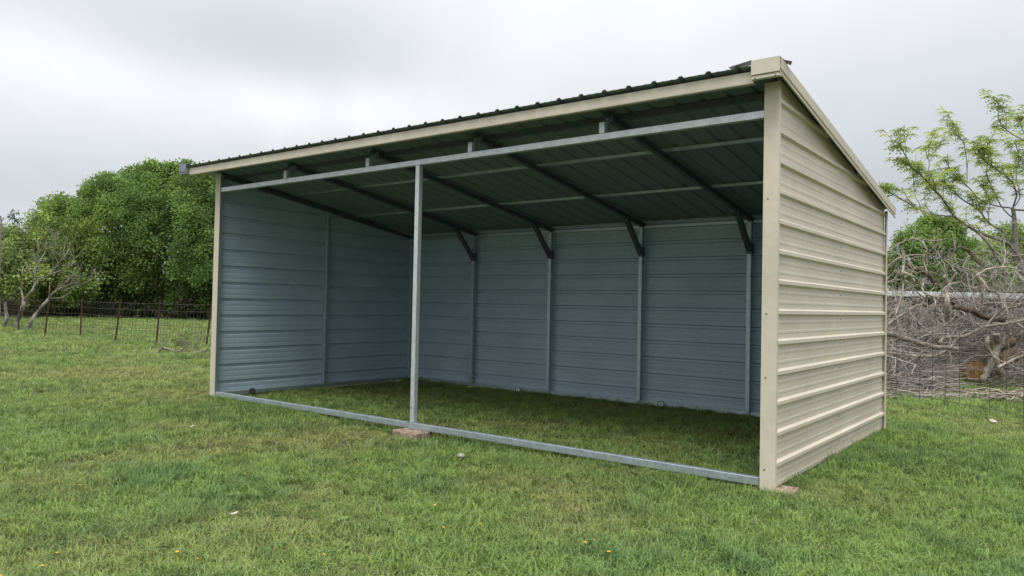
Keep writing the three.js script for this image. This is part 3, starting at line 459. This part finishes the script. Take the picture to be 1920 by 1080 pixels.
  const roset = (() => { // drooping compound leaves around a twig tip
    const Q = rng(77), tr = [];
    for (let l = 0; l < 7; l++) {
      const az = l / 7 * 6.28 + Q() * 0.6, out = V(Math.cos(az), 0.35 - 0.5 * Q(), Math.sin(az)).normalize(), L = 0.13 + 0.06 * Q();
      for (let k = 1; k <= 4; k++) for (const sd of k === 4 ? [0] : [-1, 1]) {
        const p = out.clone().multiplyScalar(L * k / 4).add(V(0, -0.09 * (k / 4) ** 2 * L / 0.15, 0)), side = V(-out.z, 0, out.x).multiplyScalar(sd), d = (sd ? side.clone().multiplyScalar(0.8).addScaledVector(out, 0.6) : out.clone()).add(V(0, -0.35 - 0.3 * Q(), 0)).normalize(), w = d.clone().cross(V(0, 1, 0)).normalize().multiplyScalar(0.019), e = 0.058 + 0.02 * Q(), b = p.clone().addScaledVector(d, e), m = p.clone().addScaledVector(d, e * 0.45);
        for (const q of [p, m.clone().add(w), b, p, b, m.clone().sub(w)]) tr.push(q.x, q.y, q.z);
      }
    }
    return triMesh(tr);
  })();
  const list = [];
  for (const [p, d, s] of tips) for (let k = 0; k < 3; k++) { const y = R(), c = [lerp(0.26, 0.48, y), lerp(0.37, 0.53, y), lerp(0.10, 0.13, y)]; list.push({ p: p.clone().addScaledVector(d, -0.13 * k).add(V(R() - 0.5, R() - 0.4, R() - 0.5).multiplyScalar(0.16)).add(o), q: new THREE.Quaternion().setFromEuler(new THREE.Euler((R() - 0.5) * 0.9, R() * 6.28, (R() - 0.5) * 0.9)), s: s * (0.75 + 0.5 * R()), c }); }
  putCopies('crown', roset, M.leaf, list, tree).userData.kind = 'stuff';
}

// ------------------------------------------------------------------ brush pile
{
  const spray = (seed, L, n) => { const R = rng(seed), gs = [], pts = [V(0, 0, 0)], d = V(1, 0, 0); for (let i = 0; i < 5; i++) { d.add(V(0, R() - 0.5, R() - 0.5).multiplyScalar(0.5)).normalize(); pts.push(pts[i].clone().addScaledVector(d, L / 5)); } gs.push(tube(pts, [0.012, 0.011, 0.01, 0.008, 0.006, 0.004], 3)); twigs(gs, R, pts, 0.006, L * 0.4, n, 0, 0.1); return merge(gs); };
  const R = rng(701), center = at(1840, 690, 15), lists = [[], [], []];
  const tone = [[0.25, 0.22, 0.20], [0.34, 0.30, 0.275], [0.15, 0.13, 0.115], [0.48, 0.44, 0.40], [0.26, 0.195, 0.155]];
  for (let i = 0; i < 2300; i++) {
    const u = 1600 + R() * 700, t = 12.9 + R() * 4.6, p = at(u, 640, t); const back = smooth(12.9, 15.0, t);
    if (u > 1735 && u < 1930 && t < 15.5) continue; const nearHole = u > 1640 && u < 2020 && t < 15.8 ? 0.55 : 1;
    const top = (0.30 + 0.74 * back) * (0.75 + 0.5 * fbm(u * 0.012, t, 2)); p.y = 0.03 + top * Math.pow(R(), 0.75);
    const yaw = R() * 6.28, pit = (R() - 0.5) * 0.7 + (R() < 0.15 ? 0.8 : 0), k = 0.75 + 0.5 * R(), c = tone[Math.floor(R() * 5)];
    lists[i % 3].push({ p, q: new THREE.Quaternion().setFromEuler(new THREE.Euler(R() * 6.28, yaw, pit, 'YZX')), s: nearHole * (0.7 + 0.6 * R()), c: c.map((x) => x * k) });
  }
  for (let i = 0; i < 140; i++) { // fine bare twigs that stand out of the heap
    const p = at(1640 + R() * 420, 600, 13.6 + R() * 2.6), k = 0.8 + 0.5 * R(); p.y = 0.8 + 1.5 * Math.pow(R(), 1.2);
    lists[i % 3].push({ p, q: new THREE.Quaternion().setFromEuler(new THREE.Euler(R() * 6.28, R() * 6.28, 0.15 + 0.9 * R(), 'YZX')), s: 0.5 + 0.35 * R(), c: [0.44 * k, 0.405 * k, 0.37 * k] });
  }
  const pile = thing('brush_pile', 'heap of grey-brown dead twigs behind the right wire fence', 'brush pile', [0, 0, 0]); pile.userData.kind = 'stuff';
  [spray(1, 1.3, 7), spray(2, 1.0, 9), spray(3, 1.6, 8)].forEach((g, i) => putCopies('twigs', g, M.twig, lists[i], pile).userData.kind = 'stuff');
  // low raft of thin sticks at the front, and bark debris by the fence
  const stick = tube([V(-0.45, 0, 0), V(-0.1, 0.03, 0.02), V(0.45, 0, -0.02)], [0.008, 0.01, 0.005], 4), low = [];
  for (let i = 0; i < 620; i++) { const u = 1640 + R() * 135, t = 11.9 + R() * 1.9, p = at(u, 700, t), f = smooth(11.9, 13.4, t) * smooth(1850, 1780, u + (t - 12) * 10); p.y = gy(p.x, p.z) + 0.02 + 0.42 * f * R(); const k = 0.8 + 0.5 * R(), c = tone[Math.floor(R() * 5)]; low.push({ p, q: new THREE.Quaternion().setFromEuler(new THREE.Euler(0, 0.55 + (R() - 0.5) * 2.4, (R() - 0.5) * 0.45, 'YZX')), s: V(0.5 + 0.9 * R(), 0.6, 0.6), c: c.map((x) => x * k) }); }
  for (let i = 0; i < 90; i++) { const u = 1815 + R() * 190, t = 11.4 + R() * 1.0, p = at(u, 745, t); p.y = gy(p.x, p.z) + 0.02 + 0.1 * R(); const k = 0.8 + 0.5 * R(); low.push({ p, q: new THREE.Quaternion().setFromEuler(new THREE.Euler(0, R() * 6.28, (R() - 0.5) * 0.4, 'YZX')), s: V(0.2 + 0.4 * R(), 0.7 + 0.8 * R(), 0.7 + 1.4 * R()), c: [0.30 * k, 0.25 * k, 0.20 * k] }); }
  const l = putCopies('loose_sticks', stick, M.twig, low, scene); tag(l, 'flat litter of thin sticks and bark at the foot of the brush pile', 'sticks', null, 'stuff');

  const grp = 'pale dead branches tangled above the brush pile', o = { group: grp, twigR: 0.0075, twigL: 0.42, depth: 0.35, lift: 0.0, sides: 5 };
  const DB = [
    [13.4, [[[1694, 470], [1694, 500], [1692, 513], [1694, 523], [1690, 561], [1684, 578], [1680, 588]], 0.026, 0.010, 7]],
    [13.3, [[[1694, 510], [1710, 517], [1723, 527], [1729, 538], [1732, 548], [1750, 558], [1755, 573], [1753, 593], [1762, 610], [1760, 622]], 0.022, 0.009, 8]],
    [13.2, [[[1738, 552], [1736, 560], [1729, 570], [1725, 589], [1720, 600], [1720, 610], [1715, 622]], 0.018, 0.008, 4]],
    [13.5, [[[1690, 563], [1702, 575], [1704, 598], [1707, 608], [1714, 616]], 0.015, 0.007, 3]],
    [13.6, [[[1729, 538], [1734, 520], [1738, 512], [1732, 490], [1738, 470], [1730, 452]], 0.02, 0.009, 8]],
    [14.2, [[[1835, 437], [1854, 458], [1869, 483], [1876, 496], [1882, 518], [1885, 540]], 0.03, 0.022, 3]],
    [14.0, [[[1830, 518], [1847, 507], [1869, 502], [1896, 502], [1906, 507], [1909, 518], [1914, 533], [1905, 548]], 0.026, 0.012, 6]],
    [13.9, [[[1835, 520], [1844, 529], [1851, 542], [1866, 547], [1876, 557], [1890, 585]], 0.028, 0.014, 5]],
    [14.1, [[[1770, 488], [1780, 496], [1802, 505], [1823, 515], [1824, 528], [1822, 545]], 0.018, 0.009, 6]],
    [14.3, [[[1790, 450], [1790, 462], [1787, 483], [1787, 504], [1793, 514], [1784, 529], [1778, 545]], 0.018, 0.009, 6]],
    [13.8, [[[1664, 500], [1680, 487], [1700, 480], [1725, 478], [1750, 484]], 0.016, 0.008, 7]],
    [13.8, [[[1664, 530], [1682, 524], [1702, 528], [1716, 545], [1730, 556]], 0.018, 0.01, 5]],
    [14.4, [[[1880, 470], [1900, 480], [1925, 478], [1945, 492]], 0.018, 0.009, 6]],
    [14.0, [[[1760, 560], [1772, 540], [1800, 530], [1820, 540], [1850, 530]], 0.02, 0.009, 7]],
    [13.6, [[[1760, 644], [1772, 633], [1810, 630], [1842, 614], [1886, 608], [1930, 596]], 0.036, 0.024, 4]],
    [13.3, [[[1662, 662], [1719, 668], [1760, 665], [1790, 645]], 0.035, 0.02, 4]],
    [13.7, [[[1664, 610], [1690, 592], [1715, 575], [1735, 568]], 0.03, 0.016, 4]],
    [13.9, [[[1850, 610], [1880, 580], [1905, 575], [1940, 560]], 0.026, 0.012, 6]],
    [13.3, [[[1870, 690], [1905, 672], [1940, 655]], 0.03, 0.016, 4]],
    [12.4, [[[1830, 762], [1870, 755], [1905, 751], [1940, 745]], 0.035, 0.02, 1]],
    [14.2, [[[1940, 540], [1910, 560], [1880, 590], [1860, 600]], 0.024, 0.012, 6]],
    [14.5, [[[1668, 470], [1690, 455], [1715, 447], [1745, 452], [1775, 447]], 0.012, 0.006, 7]],
    [14.2, [[[1820, 600], [1838, 575], [1842, 555], [1830, 530]], 0.02, 0.009, 6]],
    [14.5, [[[1960, 500], [1985, 480], [2020, 490], [2050, 470]], 0.024, 0.01, 8]],
  ];
  const says = ['crooked pale dead branch hanging straight down beside the shed corner, above the roof line', 'pale forked dead branch zigzagging down over the pale roof near the shed corner', 'pale dead twig hanging left of the upright snag below the roof line', 'thin pale hanging branch closest to the shed wall below the roof line', 'pale crooked branch rising above the roof line left of the upright snag', 'stout straight pale branch leaning steeply below the leafy tree limb', 'pale arched dead branch with hooked end in front of the tree trunk', 'thick grey-white dead branch descending to the far roof at right', 'pale dead branch sloping between the snag and the green gap', 'thin vertical crooked dead branch before the dark gap of trees', 'thin pale branch arching high beside the upper shed corner trim', 'pale dead branch curving toward the snag just above the roof', 'pale dead branch level with the tree trunk fork at the right edge', 'pale wavy branch lying along the pale roof behind the snag', 'long pale bent limb running across the brush to the right edge', 'pale limb lying low below the long brown fallen limb', 'straight pale stick slanting up from the shed corner under the roof', 'pale branch rising to the right below the roof at frame edge', 'pale branch low beside the forked root at the right edge', 'brown-pale limb lying on the ground at the foot of the fence', 'pale crooked branch slanting down left from the right edge', 'finest pale twig branch topmost over the brush by the shed corner', 'short pale branch rising through the roof line above the sawn log', 'pale dead branch beyond the right edge over the brush pile'];
  DB.forEach(([t, ...paths], i) => deadWood('dead_branch', says[i], 'dead branch', 720 + i, t, paths, [M.deadPale, M.deadPale, M.deadGrey][i % 3], o));
  deadWood('fallen_log', 'long brown fallen limb crossing the brush pile beside the shed corner', 'log', 760, 13.1, [[[[1640, 620], [1662, 625], [1703, 636], [1744, 649], [1797, 654]], 0.055, 0.036, 2], [[[1744, 649], [1720, 668], [1690, 690]], 0.022, 0.012, 2]], M.deadGrey, { twigR: 0.01, twigL: 0.5, depth: 0.1, sides: 8 });
  deadWood('dead_snag', 'upright broken snag poking above the brush pile', 'snag', 761, 14.0, [[[[1777, 600], [1775, 567], [1773, 540], [1771, 517]], 0.05, 0.035, 2]], M.deadPale, { twigR: 0.01, twigL: 0.3, sides: 8 });
  deadWood('dark_limb', 'dark brown thick limb slanting through the upper brush tangle', 'limb', 762, 14.4, [[[[1700, 500], [1722, 506], [1738, 514], [1752, 530]], 0.055, 0.04, 2], [[[1801, 463], [1818, 472], [1829, 486], [1847, 502]], 0.03, 0.04, 2], [[[1790, 575], [1820, 582], [1850, 596], [1885, 600]], 0.05, 0.06, 2]], M.deadBrown, { twigR: 0.01, twigL: 0.4, sides: 7 });
  // sawn logs and the forked root
  const sawn = (label, u, v, t, r, L, yaw, tilt) => { const p = at(u, v, t), g = thing('sawn_log', label, 'log', [p.x, p.y, p.z]); g.rotation.set(0, yaw, tilt, 'YZX'); const N = 14, pts = [...Array(6)].map((_, i) => V((i / 5 - 0.5) * L, Math.sin(i * 2.1) * 0.01, Math.cos(i * 1.7) * 0.01)); mesh('bark', tube(pts, pts.map((_, i) => r * (1 + 0.06 * Math.sin(i * 3.1))), N), M.deadBrown, g); for (const s of [-1, 1]) { const e = new THREE.CylinderGeometry(r * 0.97, r * 0.97, 0.02, N).rotateZ(Math.PI / 2).translate(s * (L / 2 + 0.004), 0, 0); mesh('cut_face', boxUV(e), M.cut, g); } return g; };
  sawn('short thick sawn log with orange cut face on grass patch', 1826, 694, 14.7, 0.20, 0.40, 0.6, 0.0).rotation.y = 1.75;
  sawn('tan sawn log leaning behind the forked root at right', 1885, 672, 14.0, 0.15, 0.5, 1.2, 0.3);
  sawn('upper sawn log resting across the forked root', 1882, 645, 14.1, 0.10, 0.4, 1.0, 0.25);
  deadWood('forked_root', 'grey forked root stump standing beside the orange sawn log', 'stump', 770, 13.7, [[[[1843, 712], [1852, 695], [1862, 672], [1872, 650], [1868, 628]], 0.06, 0.075, 2], [[[1880, 712], [1872, 690], [1866, 668]], 0.07, 0.07, 0], [[[1858, 665], [1850, 645], [1852, 630]], 0.05, 0.04, 1], [[[1866, 668], [1880, 640], [1895, 625]], 0.05, 0.035, 2]], M.deadGrey, { twigR: 0.012, twigL: 0.3, sides: 8, depth: 0.1 });
}

// ------------------------------------------------------------------ grass
{
  const tuft = (seed, n, rad, h0, h1, wd, lean) => {
    const R = rng(seed), tr = [], nn = [];
    for (let i = 0; i < n; i++) {
      const a = R() * 6.28, r = rad * Math.sqrt(R()), b = V(Math.cos(a) * r, -0.008, Math.sin(a) * r), az = R() * 6.28, H = lerp(h0, h1, R()), ln = H * lean * (0.3 + R()), w = wd * (0.7 + 0.6 * R());
      const out = V(Math.cos(az), 0, Math.sin(az)), s = V(-out.z, 0, out.x).multiplyScalar(w / 2), m = b.clone().addScaledVector(out, ln * 0.35).add(V(0, H * 0.6, 0)), t = b.clone().addScaledVector(out, ln).add(V(0, H * (0.95 - 0.3 * R()), 0)), ms = s.clone().multiplyScalar(0.8);
      for (const q of [b.clone().sub(s), b.clone().add(s), m.clone().add(ms), b.clone().sub(s), m.clone().add(ms), m.clone().sub(ms), m.clone().sub(ms), m.clone().add(ms), t]) tr.push(q.x, q.y, q.z);
    }
    return triMesh(tr);
  };
  const green1 = tuft(21, 30, 0.06, 0.02, 0.075, 0.0048, 1.0), straw = tuft(22, 12, 0.07, 0.02, 0.055, 0.0028, 1.8), weed = leafClump(23, 12, 0.03, 0.022, -0.3).translate(0, 0.02, 0);
  const R = rng(800), G = [], Sx = [], Wd = [];
  const dryPx = [[1020, 797, 0.5], [845, 800, 0.35], [640, 826, 0.5], [330, 802, 0.55], [700, 805, 0.3], [960, 905, 0.5], [1090, 985, 0.5], [500, 985, 0.7], [130, 1035, 0.5], [1560, 930, 0.5], [420, 835, 0.6], [300, 700, 1.6], [600, 825, 0.8], [300, 740, 1.2]].map(([u, v, r]) => ({ p: onGround(u, v), r }));
  const darkPx = [[385, 930, 0.35], [450, 905, 0.3], [1115, 965, 0.35], [190, 870, 0.5], [1500, 940, 0.45], [480, 770, 0.4], [150, 800, 0.7], [1130, 900, 0.6], [1850, 880, 0.5], [380, 1000, 0.3]].map(([u, v, r]) => ({ p: onGround(u, v), r }));
  const bands = [[1.5, 3.6, 420, 1.0], [3.6, 7, 420, 1.05], [7, 12, 210, 1.25], [12, 20, 70, 1.6], [20, 32, 24, 2.2], [32, 56, 9, 3.0]];
  const cx = camera.position.x, cz = camera.position.z, fwd = Math.atan2(-Math.cos(0.6569), -Math.sin(0.6569));
  for (const [r0, r1, den, sc] of bands) {
    const half = 0.80, area = half * (r1 * r1 - r0 * r0), n = Math.round(area * den);
    for (let i = 0; i < n; i++) {
      const r = Math.sqrt(lerp(r0 * r0, r1 * r1, R())), a = fwd + (R() * 2 - 1) * half, x = cx + Math.cos(a) * r, z = cz + Math.sin(a) * r;
      if (z < 0.005 && z > -0.065 && x > -W && x < 0) continue; // the sill
      if (Math.abs(x + 3.72) < 0.21 && z > -0.08 && z < 0.27) continue; if (x > -0.1 && x < 0.2 && z > -0.28 && z < 0.02) continue;
      const inShed = x > -W && x < 0 && z < 0 && z > -D; if (inShed && (z < -D + 0.03 || x < -W + 0.07 || x > -0.07)) continue;
      let dry = smooth(0.50, 0.78, fbm(x * 0.9 + 9, z * 0.9 + 3, 4)) * 0.65, dk = smooth(0.54, 0.74, fbm(x * 1.9 + 31, z * 1.9 + 77, 4));
      for (const q of dryPx) dry += 0.7 * Math.exp(-((x - q.p.x) ** 2 + (z - q.p.z) ** 2) / (q.r * q.r * 0.7)); for (const q of darkPx) dk += 0.6 * Math.exp(-((x - q.p.x) ** 2 + (z - q.p.z) ** 2) / (q.r * q.r * 0.7));
      dry += 0.22 * smooth(6, 16, r) * (x < -5 ? 1 : 0.4); dry = clamp(dry); dk = clamp(dk) * (1 - dry);
      const fine = 0.62 + 0.76 * R(), warm = R() * 0.16 - 0.02, y = gy(x, z);
      let c = [lerp(0.22, 0.165, dk), lerp(0.335, 0.28, dk), lerp(0.10, 0.102, dk)];
      c = [lerp(c[0], 0.30, dry * 0.6), lerp(c[1], 0.29, dry * 0.6), lerp(c[2], 0.125, dry * 0.6)];
      c = [c[0] * fine * (1 + warm), c[1] * fine, c[2] * fine * (1 - warm * 0.6)];
      const q = new THREE.Quaternion().setFromEuler(new THREE.Euler((R() - 0.5) * 0.3, R() * 6.28, (R() - 0.5) * 0.3)), hs = sc * (0.65 + 0.6 * R() + (R() < 0.06 ? 0.7 : 0)) * (1 + 0.5 * dk - 0.3 * dry) * (inShed ? 0.8 : 1);
      const item = { p: V(x, y, z), q, s: V(sc * 1.05, hs, sc * 1.05), c };
      if (R() < 0.06 + 0.30 * dry) { item.c = [0.36 * fine, 0.32 * fine, 0.175 * fine]; Sx.push(item); if (R() < 0.5) continue; G.push({ ...item, c }); } else if (r < 9 && R() < 0.03) { item.c = [0.11 * fine, 0.19 * fine, 0.06 * fine]; item.s = 0.7 + 0.5 * R(); Wd.push(item); } else G.push(item);
    }
  }
  const edge = (x, z) => { const f = 0.7 + 0.6 * R(), c = [0.195 * f, 0.31 * f, 0.095 * f]; G.push({ p: V(x, gy(x, z), z), q: new THREE.Quaternion().setFromEuler(new THREE.Euler((R() - 0.5) * 0.4, R() * 6.28, (R() - 0.5) * 0.4)), s: V(0.9, 0.9 + 0.9 * R() * R() * 2, 0.9), c }); };
  for (let i = 0; i < 420; i++) { const x = -W * R(); if (Math.abs(x + 3.72) < 0.24 || fbm(x * 2.5, 4, 2) < 0.4) continue; edge(x, 0.02 + 0.06 * R()); }
  for (let i = 0; i < 240; i++) { const z = -D * R(); if (fbm(z * 3, 9, 2) > 0.38 && z < -0.3) edge(0.04 + 0.07 * R(), z); }
  for (let i = 0; i < 380; i++) { const x = -W * R(); if (fbm(x * 3, 14, 2) > 0.4) edge(x, -D + 0.07 + 0.06 * R()); }
  for (let i = 0; i < 120; i++) edge(-W - 0.05 - 0.06 * R(), -1.2 * R());
  tag(putCopies('grass', green1, M.grass, G, scene), 'short uneven green lawn grass all around and inside the shed', 'grass', null, 'stuff');
  tag(putCopies('dry_grass', straw, M.grass, Sx, scene), 'thin tan dry straw scattered through the green lawn', 'dry grass', null, 'stuff');
  tag(putCopies('clover', weed, M.grass, Wd, scene), 'small broad-leaved weeds low in the near lawn', 'weeds', null, 'stuff');
}

// ------------------------------------------------------------------ small things in the grass
{
  const Fl = [[337, 1026], [366, 1038], [82, 1046], [109, 1023], [2, 964], [5, 1072], [583, 1002], [603, 1041], [460, 882], [137, 929], [147, 904], [667, 871], [832, 986], [899, 982], [817, 944], [1098, 1020], [1116, 1010], [1143, 1039]];
  const R = rng(900), petals = []; for (let k = 0; k < 7; k++) { const a = k / 7 * 6.283, d = V(Math.cos(a), 0.35, Math.sin(a)), s = V(-d.z, 0, d.x).multiplyScalar(0.0045), b = d.clone().multiplyScalar(0.013), m = d.clone().multiplyScalar(0.007); for (const q of [V(0, 0, 0), m.clone().add(s), b, V(0, 0, 0), b, m.clone().sub(s)]) petals.push(q.x, q.y + 0.06, q.z); }
  const pg = merge([triMesh(petals), new THREE.SphereGeometry(0.005, 8, 6).translate(0, 0.061, 0).deleteAttribute('uv')]), sg = tube([V(0, 0, 0), V(0.004, 0.03, 0), V(0, 0.06, 0)], 0.0014, 5);
  const flowerSays = ['yellow flower left of center at the bottom, upper of the close pair', 'yellow flower left of center at the bottom, lower of the close pair', 'yellow flower near the bottom left, lower left of the two beside each other', 'yellow flower near the bottom left, upper right of the two beside each other', 'yellow flower at the left edge a little above the bottom corner', 'yellow flower in the very bottom left corner of the lawn', 'yellow flower right of the close pair in the bottom strip, upper one', 'yellow flower right of the close pair in the bottom strip, lower one', 'lone yellow flower in the grass above the curled pale leaf', 'yellow flower in the left lawn, left of two tiny ones', 'yellow flower in the left lawn, upper right of two tiny ones', 'lone yellow flower on the lawn in front of the wooden block', 'bright yellow flower in the middle foreground, left of its neighbours', 'yellow flower in the middle foreground, lower right of the bright one', 'yellow flower in the middle foreground, highest of the three', 'yellow flower in the foreground below the sill, leftmost of three', 'yellow flower in the foreground below the sill, middle of three', 'yellow flower in the foreground below the sill, lowest of three'];
  let proto = null;
  for (const [at_, [u, v]] of Fl.entries()) { const p = onGround(u, v, 0.05); let f; if (!proto) { f = proto = thing('yellow_flower', 'small yellow wildflower dotting the lawn in the foreground', 'flower', [0, 0, 0], 'yellow flowers in the near lawn'); mesh('petals', pg, M.yellow, f); mesh('stem', sg, M.stem, f); } else { f = proto.clone(); f.name = numbered('yellow_flower'); scene.add(f); } f.position.set(p.x, gy(p.x, p.z), p.z); f.rotation.set((R() - 0.5) * 0.5, R() * 6, (R() - 0.5) * 0.5); f.scale.setScalar(0.7 + 0.35 * R()); f.userData.label = flowerSays[at_]; }
  const curl = (s, seed) => { const Q = rng(seed), g = new THREE.PlaneGeometry(1, 0.55, 8, 4), a = g.attributes.position; for (let i = 0; i < a.count; i++) { const x = a.getX(i), y = a.getY(i), w = Math.sqrt(Math.max(0, 1 - (2 * x) ** 2)); a.setXYZ(i, x * s, (0.18 * Math.abs(y) * 2 + 0.2 * x * x + 0.05 * Q() + 0.1) * s, y * w * s); } g.computeVertexNormals(); return g; };
  for (const [u, v, s, y, name, label] of [[441, 950, 0.055, 0.05, 'dry_leaf', 'curled pale leaf on the foreground grass left of center'], [360, 798, 0.06, 0.03, 'dry_leaf', 'pale dry leaf on the bare patch near the left corner'], [425, 786, 0.06, 0.03, 'dry_leaf', 'pale dry leaf in the grass below the front sill'], [1862, 789, 0.12, 0.04, 'dry_leaf', 'large crumpled whitish leaf by the right wire fence']]) { const p = onGround(u, v, y), m = mesh(name, curl(s, Math.round(u)), M.litter); m.position.set(p.x, gy(p.x, p.z) + y * 0.7, p.z); m.rotation.set(0.1, u, 0.15); tag(m, label, 'dry leaf'); }
  { const p = onGround(865, 853, 0.02), g = new THREE.IcosahedronGeometry(0.035, 2), a = g.attributes.position; for (let i = 0; i < a.count; i++) { const k = 1 + 0.3 * (fbm(a.getX(i) * 60 + 9, a.getY(i) * 60 + a.getZ(i) * 40 + 9, 2) - 0.5); a.setXYZ(i, a.getX(i) * k, a.getY(i) * k * 0.6, a.getZ(i) * k); } g.computeVertexNormals(); const m = mesh('stone', g, M.litter); m.position.set(p.x, 0.015, p.z); tag(m, 'small pale stone in the grass in front of the sill', 'stone'); }
}
renderer.render(scene, camera);
